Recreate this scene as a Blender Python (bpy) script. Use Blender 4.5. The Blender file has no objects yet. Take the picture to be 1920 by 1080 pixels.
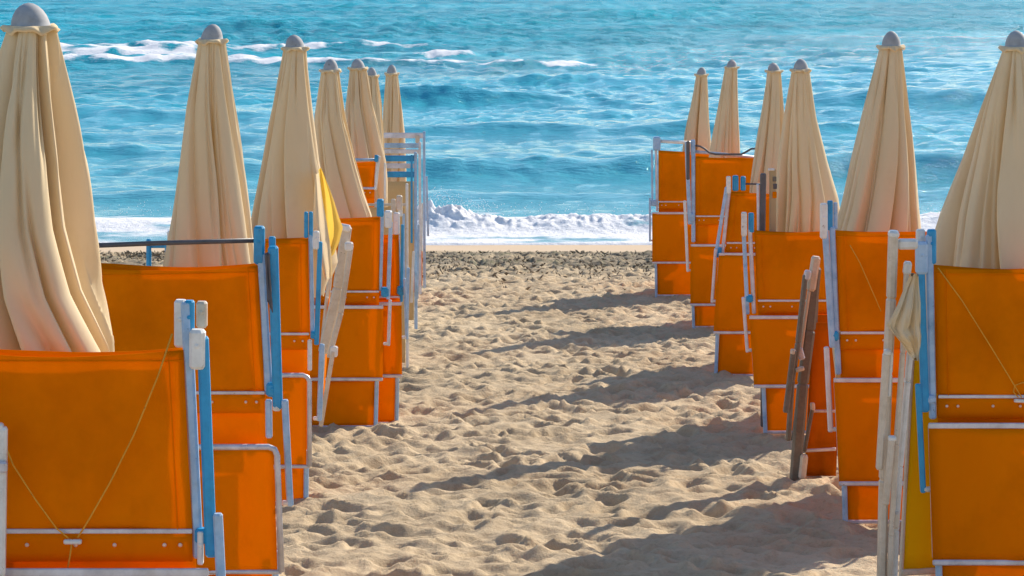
import bpy, math, random
import numpy as np
from mathutils import Vector, Matrix
random.seed(7); rng = np.random.default_rng(11)
scene = bpy.context.scene
COL = scene.collection
R = math.radians

# ---------------------------------------------------------------- camera
CAMZ = 4.07; PITCH = R(8.48); FPX = 4500.0
cd = bpy.data.cameras.new("camera"); cam = bpy.data.objects.new("camera", cd); COL.objects.link(cam)
cam.location = (0, 0, CAMZ); cam.rotation_euler = (R(90) - PITCH, 0, 0)
cd.sensor_width = 36; cd.lens = 36 * FPX / 1920; cd.clip_start = 0.1; cd.clip_end = 5000
scene.camera = cam
# ---------------------------------------------------------------- sky, sun, exposure
SUN_EL, SUN_AZ = R(30), R(40)          # azimuth: clockwise from +Y (the sea)
w = bpy.data.worlds.new("World"); scene.world = w; w.use_nodes = True
nt = w.node_tree; nt.nodes.clear()
sky = nt.nodes.new('ShaderNodeTexSky'); sky.sky_type = 'NISHITA'; sky.sun_disc = False
sky.sun_elevation = SUN_EL; sky.sun_rotation = SUN_AZ; sky.air_density = 1.0; sky.dust_density = 0.3; sky.ozone_density = 2.5
bg = nt.nodes.new('ShaderNodeBackground'); bg.inputs[1].default_value = 0.13
wo = nt.nodes.new('ShaderNodeOutputWorld')
nt.links.new(sky.outputs[0], bg.inputs[0]); nt.links.new(bg.outputs[0], wo.inputs[0])
sd = bpy.data.lights.new("sun", 'SUN'); sun = bpy.data.objects.new("sun", sd); COL.objects.link(sun)
sd.energy = 4.6; sd.angle = R(0.5); sd.color = (1, 0.90, 0.76)
sv = Vector((math.sin(SUN_AZ) * math.cos(SUN_EL), math.cos(SUN_AZ) * math.cos(SUN_EL), math.sin(SUN_EL)))
sun.rotation_euler = sv.to_track_quat('Z', 'Y').to_euler(); sun.location = (20, 30, 30)
scene.view_settings.view_transform = 'Standard'; scene.view_settings.look = 'None'
scene.view_settings.gamma = 1; scene.view_settings.exposure = 0.5
scene.render.engine = 'CYCLES'

# ---------------------------------------------------------------- helpers
Z0, SL = 2.17, 0.0699
def gz(y):
    if y < 29.9: return Z0 - SL * y
    return (Z0 - SL * 29.9) - (y - 29.9) * 0.072
def at(x, y, Y):
    "point seen at photo pixel (x, y) on the vertical plane at distance Y"
    r = (x - 960) / FPX; u = -(y - 540) / FPX
    d = Vector((r, math.cos(PITCH) + u * math.sin(PITCH), -math.sin(PITCH) + u * math.cos(PITCH)))
    t = Y / d.y
    return Vector((0, 0, CAMZ)) + d * t
def basedist(y):
    "distance of the sand seen at photo row y"
    u = -(y - 540) / FPX
    dy = math.cos(PITCH) + u * math.sin(PITCH); dz = -math.sin(PITCH) + u * math.cos(PITCH)
    t = (CAMZ - Z0) / (-dz - SL * dy)
    return dy * t
def mpp(Y): return Y / FPX * 1.01

class MB:
    def __init__(s): s.v = []; s.f = []
    def add(s, vs, fs):
        o = len(s.v); s.v += [tuple(v) for v in vs]; s.f += [tuple(i + o for i in f) for f in fs]
    def bar(s, p0, p1, w, d, ref=Vector((0, 1, 0)), ch=.28):
        "rounded flat bar from p0 to p1: w across the view, d along ref"
        p0 = Vector(p0); p1 = Vector(p1); ax = (p1 - p0).normalized()
        a = ax.cross(ref)
        if a.length < 1e-4: a = ax.cross(Vector((0, 0, 1)))
        a.normalize(); b = a.cross(ax).normalized()
        c = min(w, d) * ch; hw, hd = w / 2, d / 2
        prof = [(hw, hd - c), (hw - c, hd), (-hw + c, hd), (-hw, hd - c), (-hw, -hd + c), (-hw + c, -hd), (hw - c, -hd), (hw, -hd + c)]
        L = (p1 - p0).length; e = min(c, L * .3)
        rings = [(0, .72), (e, 1), (L - e, 1), (L, .72)]
        vs = []
        for t, k in rings:
            for x, y in prof: vs.append(p0 + ax * t + a * x * k + b * y * k)
        fs = []
        for r in range(3):
            for i in range(8):
                j = (i + 1) % 8; fs.append((r * 8 + i, r * 8 + j, r * 8 + 8 + j, r * 8 + 8 + i))
        fs.append(tuple(reversed(range(8)))); fs.append(tuple(range(24, 32)))
        s.add(vs, fs)
    def tube(s, pts, r, n=8):
        pts = [Vector(p) for p in pts]; vs = []; fs = []
        for i, p in enumerate(pts):
            ax = (pts[min(i + 1, len(pts) - 1)] - pts[max(i - 1, 0)]).normalized()
            a = ax.cross(Vector((.13, .97, .2))).normalized(); b = ax.cross(a)
            rr = r[i] if isinstance(r, (list, tuple)) else r
            for k in range(n):
                t = 2 * math.pi * k / n; vs.append(p + a * math.cos(t) * rr + b * math.sin(t) * rr)
        for i in range(len(pts) - 1):
            for k in range(n):
                l = (k + 1) % n; fs.append((i * n + k, i * n + l, i * n + n + l, i * n + n + k))
        fs.append(tuple(reversed(range(n)))); fs.append(tuple(range((len(pts) - 1) * n, len(pts) * n)))
        s.add(vs, fs)
    def ball(s, c, r, sq=1.0, n=8, m=5):
        c = Vector(c); vs = []; fs = []
        for i in range(m + 1):
            ph = math.pi * i / m
            for k in range(n):
                t = 2 * math.pi * k / n
                vs.append(c + Vector((math.sin(ph) * math.cos(t) * r, math.sin(ph) * math.sin(t) * r * sq, math.cos(ph) * r)))
        for i in range(m):
            for k in range(n):
                l = (k + 1) % n; fs.append((i * n + k, i * n + l, i * n + n + l, i * n + n + k))
        s.add(vs, fs)
    def sheet(s, c00, c10, c11, c01, n=14, m=14, bulge=0.0, seed=0, wr=.004, edge=0.0, back=0):
        "cloth sheet: corners top-left, top-right, bottom-right, bottom-left"
        c00, c10, c11, c01 = map(Vector, (c00, c10, c11, c01)); rr = random.Random(seed)
        ph = [rr.uniform(0, 6.28) for _ in range(8)]; vs = []
        for j in range(m + 1):
            v = j / m
            for i in range(n + 1):
                u = i / n
                p = c00.lerp(c10, u).lerp(c01.lerp(c11, u), v)
                q = math.sin(math.pi * u) * math.sin(math.pi * v)
                k = math.sin(math.pi * u)
                dy = bulge * q + wr * (math.sin(u * 9 + ph[0] + v * 2) * .6 + math.sin(v * 7 + ph[1] + u * 3) * .5 + math.sin(u * 23 + v * 5 + ph[2]) * .25 + math.sin((u - v) * 14 + ph[3]) * .35)
                dz = edge * k * ((1 - v) if v < .5 else 0) * -1 + wr * .5 * math.sin(u * 6 + ph[4]) * (1 - v)
                vs.append((p.x, p.y + dy, p.z + dz))
        fs = [(j * (n + 1) + i, j * (n + 1) + i + 1, (j + 1) * (n + 1) + i + 1, (j + 1) * (n + 1) + i) for j in range(m) for i in range(n)]
        s.add(vs, fs)
    def build(s, name, mat, parent=None, smooth=False, solid=0.0):
        me = bpy.data.meshes.new(name)
        off = Vector(parent_world(parent)) if parent else Vector((0, 0, 0))
        me.from_pydata([Vector(v) - off for v in s.v], [], s.f); me.update()
        if smooth:
            for p in me.polygons: p.use_smooth = True
        o = bpy.data.objects.new(name, me); COL.objects.link(o); me.materials.append(mat)
        if parent: o.parent = parent
        if solid:
            md = o.modifiers.new("thickness", 'SOLIDIFY'); md.thickness = solid; md.offset = 0
        return o
def parent_world(p):
    v = Vector((0, 0, 0))
    while p is not None: v = v + p.location; p = p.parent
    return v
def tag(o, label=None, cat=None, group=None, kind=None):
    if label: o['label'] = label
    if cat: o['category'] = cat
    if group: o['group'] = group
    if kind: o['kind'] = kind
    return o
def empty(name, loc, label, cat, group=None):
    o = bpy.data.objects.new(name, None); o.location = loc; o.empty_display_size = .1; COL.objects.link(o)
    return tag(o, label, cat, group)

# ---------------------------------------------------------------- materials
def newmat(name):
    m = bpy.data.materials.new(name); m.use_nodes = True; n = m.node_tree.nodes; n.clear()
    return m, n, m.node_tree.links
def N(n, t, **k):
    x = n.new(t)
    for a, b in k.items(): setattr(x, a, b)
    return x
def noise(n, l, scale, detail=4, rough=.55, coord='Object', stretch=None):
    tc = N(n, 'ShaderNodeTexCoord'); mp = N(n, 'ShaderNodeMapping'); no = N(n, 'ShaderNodeTexNoise')
    l.new(tc.outputs[coord], mp.inputs[0]); l.new(mp.outputs[0], no.inputs[0])
    if stretch: mp.inputs['Scale'].default_value = stretch
    no.inputs['Scale'].default_value = scale; no.inputs['Detail'].default_value = detail; no.inputs['Roughness'].default_value = rough
    return no
def ramp(n, l, src, stops):
    r = N(n, 'ShaderNodeValToRGB'); l.new(src, r.inputs[0]); e = r.color_ramp.elements
    while len(e) > 2: e.remove(e[1])
    e[0].position, e[0].color = stops[0][0], (*stops[0][1], 1); e[1].position, e[1].color = stops[-1][0], (*stops[-1][1], 1)
    for p, c in stops[1:-1]: q = e.new(p); q.color = (*c, 1)
    return r
def cloth(name, c1, c2, trans, tcol, scale=3, weave=900, bump=.15, stretch=(1, 1, 1), dirt=(1, 1, 1)):
    m, n, l = newmat(name)
    no = noise(n, l, scale, 5, .6, stretch=stretch); rp = ramp(n, l, no.outputs[0], [(.3, c1), (.7, c2)])
    no3 = noise(n, l, 1.3, 6, .7, 'Object'); rp3 = ramp(n, l, no3.outputs[0], [(.34, dirt), (.5, (1, 1, 1))])
    mx = N(n, 'ShaderNodeMixRGB', blend_type='MULTIPLY'); mx.inputs[0].default_value = 1
    l.new(rp.outputs[0], mx.inputs[1]); l.new(rp3.outputs[0], mx.inputs[2])
    p = N(n, 'ShaderNodeBsdfPrincipled'); p.inputs['Roughness'].default_value = .95; p.inputs['Specular IOR Level'].default_value = .06
    l.new(mx.outputs[0], p.inputs['Base Color'])
    t = N(n, 'ShaderNodeBsdfTranslucent'); t.inputs[0].default_value = (*tcol, 1)
    ms = N(n, 'ShaderNodeMixShader'); ms.inputs[0].default_value = trans
    out = N(n, 'ShaderNodeOutputMaterial')
    l.new(p.outputs[0], ms.inputs[1]); l.new(t.outputs[0], ms.inputs[2]); l.new(ms.outputs[0], out.inputs[0])
    wv = noise(n, l, weave, 2); no2 = noise(n, l, scale * 5, 4, .6, stretch=stretch)
    ad = N(n, 'ShaderNodeMath', operation='ADD'); mu = N(n, 'ShaderNodeMath', operation='MULTIPLY'); mu.inputs[1].default_value = .12
    l.new(wv.outputs[0], mu.inputs[0]); l.new(mu.outputs[0], ad.inputs[0]); l.new(no2.outputs[0], ad.inputs[1])
    bp = N(n, 'ShaderNodeBump'); bp.inputs['Strength'].default_value = bump; bp.inputs['Distance'].default_value = .01
    l.new(ad.outputs[0], bp.inputs['Height']); l.new(bp.outputs[0], p.inputs['Normal']); l.new(bp.outputs[0], t.inputs['Normal'])
    return m
def paint(name, c1, c2, rough=.35, metal=0.0, scale=14):
    m, n, l = newmat(name)
    no = noise(n, l, scale, 6, .7); rp = ramp(n, l, no.outputs[0], [(.32, c1), (.62, c2)])
    p = N(n, 'ShaderNodeBsdfPrincipled'); p.inputs['Metallic'].default_value = metal
    ch = noise(n, l, 38, 5, .8); rc = ramp(n, l, ch.outputs[0], [(.30, (.30, .22, .16)), (.37, (1, 1, 1))]); gr = noise(n, l, 5, 5, .7); rg = ramp(n, l, gr.outputs[0], [(.36, (.80, .76, .70)), (.52, (1, 1, 1))])
    m1 = N(n, 'ShaderNodeMixRGB', blend_type='MULTIPLY'); m1.inputs[0].default_value = .8; m2 = N(n, 'ShaderNodeMixRGB', blend_type='MULTIPLY'); m2.inputs[0].default_value = .8
    l.new(rp.outputs[0], m1.inputs[1]); l.new(rc.outputs[0], m1.inputs[2]); l.new(m1.outputs[0], m2.inputs[1]); l.new(rg.outputs[0], m2.inputs[2])
    l.new(m2.outputs[0], p.inputs['Base Color'])
    rr = ramp(n, l, no.outputs[0], [(.3, (rough * .7,) * 3), (.7, (min(1, rough * 1.4),) * 3)]); l.new(rr.outputs[0], p.inputs['Roughness'])
    out = N(n, 'ShaderNodeOutputMaterial'); l.new(p.outputs[0], out.inputs[0])
    return m
M = {}
M['orange'] = cloth('orange_canvas', (.88, .235, .0002), (.96, .275, .0003), .30, (.95, .40, .0004), scale=2.2, bump=.3, stretch=(1.6, 1, .4), dirt=(.80, .77, .7))
M['shadeorange'] = cloth('shaded_orange_canvas', (.50, .13, .003), (.62, .17, .004), .10, (.7, .22, .002), scale=3, dirt=(.6, .55, .5))  # orange canvas; shade put into a darker base and weaker light transmission
M['yellow'] = cloth('yellow_canvas', (.85, .52, .006), (.93, .60, .01), .5, (1.0, .72, .02), scale=2.2)
M['beige'] = cloth('beige_umbrella_cloth', (.72, .59, .38), (.84, .70, .48), .20, (1.0, .76, .36), scale=2, bump=.12, stretch=(2, 2, .4), dirt=(.88, .85, .8))
M['yellowcloth'] = cloth('yellow_lining', (.80, .56, .10), (.88, .64, .16), .4, (.95, .68, .12), scale=2)
M['tan'] = cloth('tan_cloth', (.5, .38, .22), (.62, .48, .3), .3, (.8, .6, .3), scale=4)
M['cap'] = paint('grey_cap', (.29, .30, .31), (.38, .39, .40), .85, 0, 30)
M['white'] = paint('white_enamel', (.66, .64, .60), (.82, .80, .76), .35)
M['cream'] = paint('cream_enamel', (.60, .50, .38), (.68, .58, .46), .42, 0, 50)
M['blue'] = paint('blue_and_shade_enamel', (.004, .25, .52), (.02, .34, .64), .35)  # blue painted parts, and white tubes with bluish shade put into the colour
M['pale'] = paint('white_enamel_blue_shade', (.24, .43, .66), (.45, .60, .77), .35)  # white enamel; blue of its shaded sides put into the base colour
M['lilac'] = paint('bare_aluminium', (.50, .50, .56), (.72, .70, .74), .4, .25)
M['dark'] = paint('dark_grey_tube', (.07, .065, .07), (.12, .11, .12), .5)
M['brown'] = paint('weathered_brown_tube', (.14, .125, .10), (.19, .165, .13), .45, 0, 60)
M['cord'] = paint('yellow_cord', (.72, .31, .015), (.82, .38, .03), .8)
M['rivet'] = paint('rivet_metal', (.75, .5, .4), (.85, .65, .5), .4, .3)
M['wood'] = paint('pole_white', (.6, .6, .6), (.75, .75, .75), .4)

# sand
def sandmat():
    m, n, l = newmat('dry_sand')
    a = noise(n, l, .9, 6, .65); rp = ramp(n, l, a.outputs[0], [(.3, (.45, .345, .215)), (.55, (.575, .450, .290)), (.75, (.64, .52, .35))])
    b = noise(n, l, 420, 3, .8); rb = ramp(n, l, b.outputs[0], [(.28, (.62, .56, .5)), (.5, (1, 1, 1)), (.75, (1.0, 1.0, 1.0))])
    c = noise(n, l, 26, 6, .75); rc = ramp(n, l, c.outputs[0], [(.3, (.74, .70, .66)), (.5, (1, 1, 1))])
    m1 = N(n, 'ShaderNodeMixRGB', blend_type='MULTIPLY'); m1.inputs[0].default_value = .7
    m2 = N(n, 'ShaderNodeMixRGB', blend_type='MULTIPLY'); m2.inputs[0].default_value = .8
    l.new(rp.outputs[0], m1.inputs[1]); l.new(rb.outputs[0], m1.inputs[2]); l.new(m1.outputs[0], m2.inputs[1]); l.new(rc.outputs[0], m2.inputs[2])
    # wrack line: dark seaweed and shell grit, in a band before the water (attribute 'wrack'), and wet sand (attribute 'wet')
    at1 = N(n, 'ShaderNodeAttribute', attribute_name='wrack'); at2 = N(n, 'ShaderNodeAttribute', attribute_name='wet')
    d = noise(n, l, 3.2, 8, .72, stretch=(1, .8, 1)); 
    ma = N(n, 'ShaderNodeMath', operation='MULTIPLY_ADD'); ma.inputs[1].default_value = .42; 
    l.new(at1.outputs['Fac'], ma.inputs[0]); l.new(d.outputs[0], ma.inputs[2])
    rd = ramp(n, l, ma.outputs[0], [(.74, (0, 0, 0)), (.94, (1, 1, 1))])
    g = noise(n, l, 9, 5, .7); rg = ramp(n, l, g.outputs[0], [(.35, (.14, .12, .08)), (.5, (.30, .24, .17)), (.62, (.17, .17, .10)), (.75, (.42, .34, .25))])
    m3 = N(n, 'ShaderNodeMixRGB'); l.new(rd.outputs[0], m3.inputs[0]); l.new(m2.outputs[0], m3.inputs[1]); l.new(rg.outputs[0], m3.inputs[2])
    m4 = N(n, 'ShaderNodeMixRGB'); m4.inputs[2].default_value = (.60, .45, .30, 1)
    l.new(at2.outputs['Fac'], m4.inputs[0]); l.new(m3.outputs[0], m4.inputs[1])
    p = N(n, 'ShaderNodeBsdfPrincipled'); p.inputs['Specular IOR Level'].default_value = .15; l.new(m4.outputs[0], p.inputs['Base Color'])
    rr = N(n, 'ShaderNodeMapRange'); rr.inputs[3].default_value = .95; rr.inputs[4].default_value = .85; l.new(at2.outputs['Fac'], rr.inputs[0]); l.new(rr.outputs[0], p.inputs['Roughness'])
    bh = noise(n, l, 45, 6, .7); bp = N(n, 'ShaderNodeBump'); bp.inputs['Distance'].default_value = .012
    inv = N(n, 'ShaderNodeMapRange'); inv.inputs[3].default_value = .9; inv.inputs[4].default_value = .12; l.new(at2.outputs['Fac'], inv.inputs[0]); l.new(inv.outputs[0], bp.inputs['Strength'])
    l.new(bh.outputs[0], bp.inputs['Height']); l.new(bp.outputs[0], p.inputs['Normal'])
    out = N(n, 'ShaderNodeOutputMaterial'); l.new(p.outputs[0], out.inputs[0]); return m
M['sand'] = sandmat()
def seamat():
    m, n, l = newmat('sea_water')
    at1 = N(n, 'ShaderNodeAttribute', attribute_name='foam'); at2 = N(n, 'ShaderNodeAttribute', attribute_name='shallow_and_pale_tint')
    a = noise(n, l, .12, 5, .6, stretch=(.6, 1, 1)); rp = ramp(n, l, a.outputs[0], [(.35, (.0001, .27, .38)), (.62, (.0002, .42, .56))])
    ms = N(n, 'ShaderNodeMixRGB'); ms.inputs[2].default_value = (.10, .42, .50, 1)
    l.new(at2.outputs['Fac'], ms.inputs[0]); l.new(rp.outputs[0], ms.inputs[1])
    p = N(n, 'ShaderNodeBsdfPrincipled'); ro = N(n, 'ShaderNodeMapRange'); ro.inputs[2].default_value = .4; ro.inputs[3].default_value = .27; ro.inputs[4].default_value = .07; l.new(at2.outputs['Fac'], ro.inputs[0]); l.new(ro.outputs[0], p.inputs['Roughness']); p.inputs['IOR'].default_value = 1.33; sp = N(n, 'ShaderNodeMapRange'); sp.inputs[2].default_value = .4; sp.inputs[3].default_value = .11; sp.inputs[4].default_value = .55; l.new(at2.outputs['Fac'], sp.inputs[0]); l.new(sp.outputs[0], p.inputs['Specular IOR Level'])
    l.new(ms.outputs[0], p.inputs['Base Color'])
    h1 = noise(n, l, 1.7, 8, .66, stretch=(.6, 1.5, 1)); h2 = noise(n, l, 7, 5, .65, stretch=(.7, 1.3, 1))
    ad = N(n, 'ShaderNodeMath', operation='MULTIPLY_ADD'); ad.inputs[1].default_value = .25; l.new(h2.outputs[0], ad.inputs[0]); l.new(h1.outputs[0], ad.inputs[2])
    bp = N(n, 'ShaderNodeBump'); bp.inputs['Strength'].default_value = 1; bd = N(n, 'ShaderNodeMapRange'); bd.inputs[2].default_value = .4; bd.inputs[3].default_value = .32; bd.inputs[4].default_value = .10; l.new(at2.outputs['Fac'], bd.inputs[0]); l.new(bd.outputs[0], bp.inputs['Distance'])
    l.new(ad.outputs[0], bp.inputs['Height']); l.new(bp.outputs[0], p.inputs['Normal'])
    f = N(n, 'ShaderNodeBsdfPrincipled'); f.inputs['Base Color'].default_value = (.96, .96, .97, 1); f.inputs['Roughness'].default_value = .8
    ft = N(n, 'ShaderNodeBsdfTranslucent'); ft.inputs[0].default_value = (.93, .95, .97, 1); fm = N(n, 'ShaderNodeMixShader'); fm.inputs[0].default_value = .08
    l.new(f.outputs[0], fm.inputs[1]); l.new(ft.outputs[0], fm.inputs[2])
    bn = noise(n, l, 7, 6, .75); b2 = N(n, 'ShaderNodeBump'); b2.inputs['Strength'].default_value = 1; b2.inputs['Distance'].default_value = .05
    l.new(bn.outputs[0], b2.inputs['Height']); l.new(b2.outputs[0], f.inputs['Normal'])
    fn = noise(n, l, 2.6, 8, .72, stretch=(.6, 1.1, 1)); ma = N(n, 'ShaderNodeMath', operation='ADD'); l.new(fn.outputs[0], ma.inputs[0]); l.new(at1.outputs['Fac'], ma.inputs[1])
    fr = ramp(n, l, ma.outputs[0], [(.72, (0, 0, 0)), (.98, (1, 1, 1))])
    mx = N(n, 'ShaderNodeMixShader'); l.new(fr.outputs[0], mx.inputs[0]); l.new(p.outputs[0], mx.inputs[1]); l.new(fm.outputs[0], mx.inputs[2])
    out = N(n, 'ShaderNodeOutputMaterial'); l.new(mx.outputs[0], out.inputs[0]); return m
M['sea'] = seamat()
M['spray'] = paint('spray_white', (.85, .87, .88), (.9, .92, .93), .5)
M['weed'] = paint('dry_seaweed', (.07, .06, .03), (.30, .23, .15), .9, 0, 3)

# ---------------------------------------------------------------- grids
def vnoise(X, Y, seed):
    "value noise, smooth, vectorised"
    tab = np.random.default_rng(seed).random((256, 256)).astype(np.float32)
    xi = np.floor(X).astype(int); yi = np.floor(Y).astype(int); fx = X - xi; fy = Y - yi
    fx = fx * fx * (3 - 2 * fx); fy = fy * fy * (3 - 2 * fy)
    a = tab[xi & 255, yi & 255]; b = tab[(xi + 1) & 255, yi & 255]; c = tab[xi & 255, (yi + 1) & 255]; d = tab[(xi + 1) & 255, (yi + 1) & 255]
    return (a * (1 - fx) + b * fx) * (1 - fy) + (c * (1 - fx) + d * fx) * fy - .5
def gridmesh(name, X, Y, Z, mat, attrs):
    nr, nc = X.shape; me = bpy.data.meshes.new(name)
    co = np.stack([X, Y, Z], -1).reshape(-1, 3).astype(np.float32)
    idx = np.arange(nr * nc).reshape(nr, nc)
    q = np.stack([idx[:-1, :-1], idx[:-1, 1:], idx[1:, 1:], idx[1:, :-1]], -1).reshape(-1, 4)
    me.vertices.add(len(co)); me.vertices.foreach_set('co', co.ravel())
    me.loops.add(q.size); me.loops.foreach_set('vertex_index', q.ravel().astype(np.int32))
    me.polygons.add(len(q)); me.polygons.foreach_set('loop_start', np.arange(0, q.size, 4, dtype=np.int32)); me.polygons.foreach_set('loop_total', np.full(len(q), 4, np.int32))
    me.polygons.foreach_set('use_smooth', np.ones(len(q), bool))
    me.update(); me.validate()
    for k, v in attrs.items():
        a = me.attributes.new(k, 'FLOAT', 'POINT'); a.data.foreach_set('value', v.ravel().astype(np.float32))
    me.materials.append(mat); o = bpy.data.objects.new(name, me); COL.objects.link(o); return o

def build_sand():
    xs = np.concatenate([-np.geomspace(400, 6.2, 14), np.arange(-6, -3.2, .045), np.arange(-3.2, 3.2, .02), np.arange(3.2, 6.05, .045), np.geomspace(6.2, 400, 14)])
    ys = [-30., -12., -4., 0., 3.]; y = 5.0
    while y < 34: ys.append(y); y += .016 + .0012 * max(0, y - 9)
    ys += [36., 45., 60.]
    ys = np.array(ys); X, Y = np.meshgrid(xs, ys)
    base = np.where(Y < 29.9, Z0 - SL * Y, (Z0 - SL * 29.9) - (Y - 29.9) * .072)
    base = np.maximum(base, -1.6) if False else base
    H = np.zeros_like(X)
    H += .035 * vnoise(X * .7, Y * .7, 1) + .018 * vnoise(X * 2.6 + .3 * np.sin(Y * 2), Y * 2.6, 2) + .022 * vnoise(X * 5.5, Y * 7, 3)
    n4 = vnoise(X * 11, Y * 11, 4); H +=   .020 * n4 + .013 * vnoise(X * 23, Y * 23, 5)
    # footprints
    r2 = np.random.default_rng(5)
    for k in range(15000):
        cx = r2.uniform(-5, 5); cy = r2.uniform(5, 30.0)
        a = r2.uniform(-.9, .9) if r2.random() < .35 else r2.uniform(.9, 2.2)
        L = r2.uniform(.045, .115); W = L * r2.uniform(.42, .75); D = r2.uniform(.25, 1.0) * .042 * L / .11
        i0 = np.searchsorted(ys, cy - .42); i1 = np.searchsorted(ys, cy + .42); j0 = np.searchsorted(xs, cx - .42); j1 = np.searchsorted(xs, cx + .42)
        x = X[i0:i1, j0:j1] - cx; yy = Y[i0:i1, j0:j1] - cy
        u = (x * math.cos(a) + yy * math.sin(a)) / W; v = (-x * math.sin(a) + yy * math.cos(a)) / L
        d = np.sqrt(u * u + v * v)
        H[i0:i1, j0:j1] += -D * np.exp(-d ** 3.0 * .9) + D * .40 * np.exp(-((d - 1.45) / .38) ** 2)
    amp = np.clip((29.75 - Y + .25 * vnoise(X * 1.5, Y * 1.5, 9)) / .5, 0, 1) * np.clip((6.5 - abs(X)) / 1.0, .0, 1) * np.where(Y < 4.5, 0, 1)
    wr = np.clip((Y - 25.0) / 2.2, 0, 1) * np.clip((29.9 - Y) / .35, 0, 1)
    H += wr * (.035 * vnoise(X * 7, Y * 6, 31) + .03 * vnoise(X * 15, Y * 12, 32))
    wr *= .55 + .9 * np.clip(vnoise(X * .55, Y * 1.3, 14) + .35, 0, 1) 
    Z = base + H * amp + .012 * vnoise(X * 1.2, Y * 1.2, 8) * (1 - amp)
    wet = np.clip((Y - 29.75 + .15 * vnoise(X * 1.3, Y * 1.3, 12)) / .25, 0, 1)
    o = gridmesh('beach_sand', X, Y, Z, M['sand'], {'wrack': wr, 'wet': wet}); tag(o, kind='structure')
build_sand()

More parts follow.
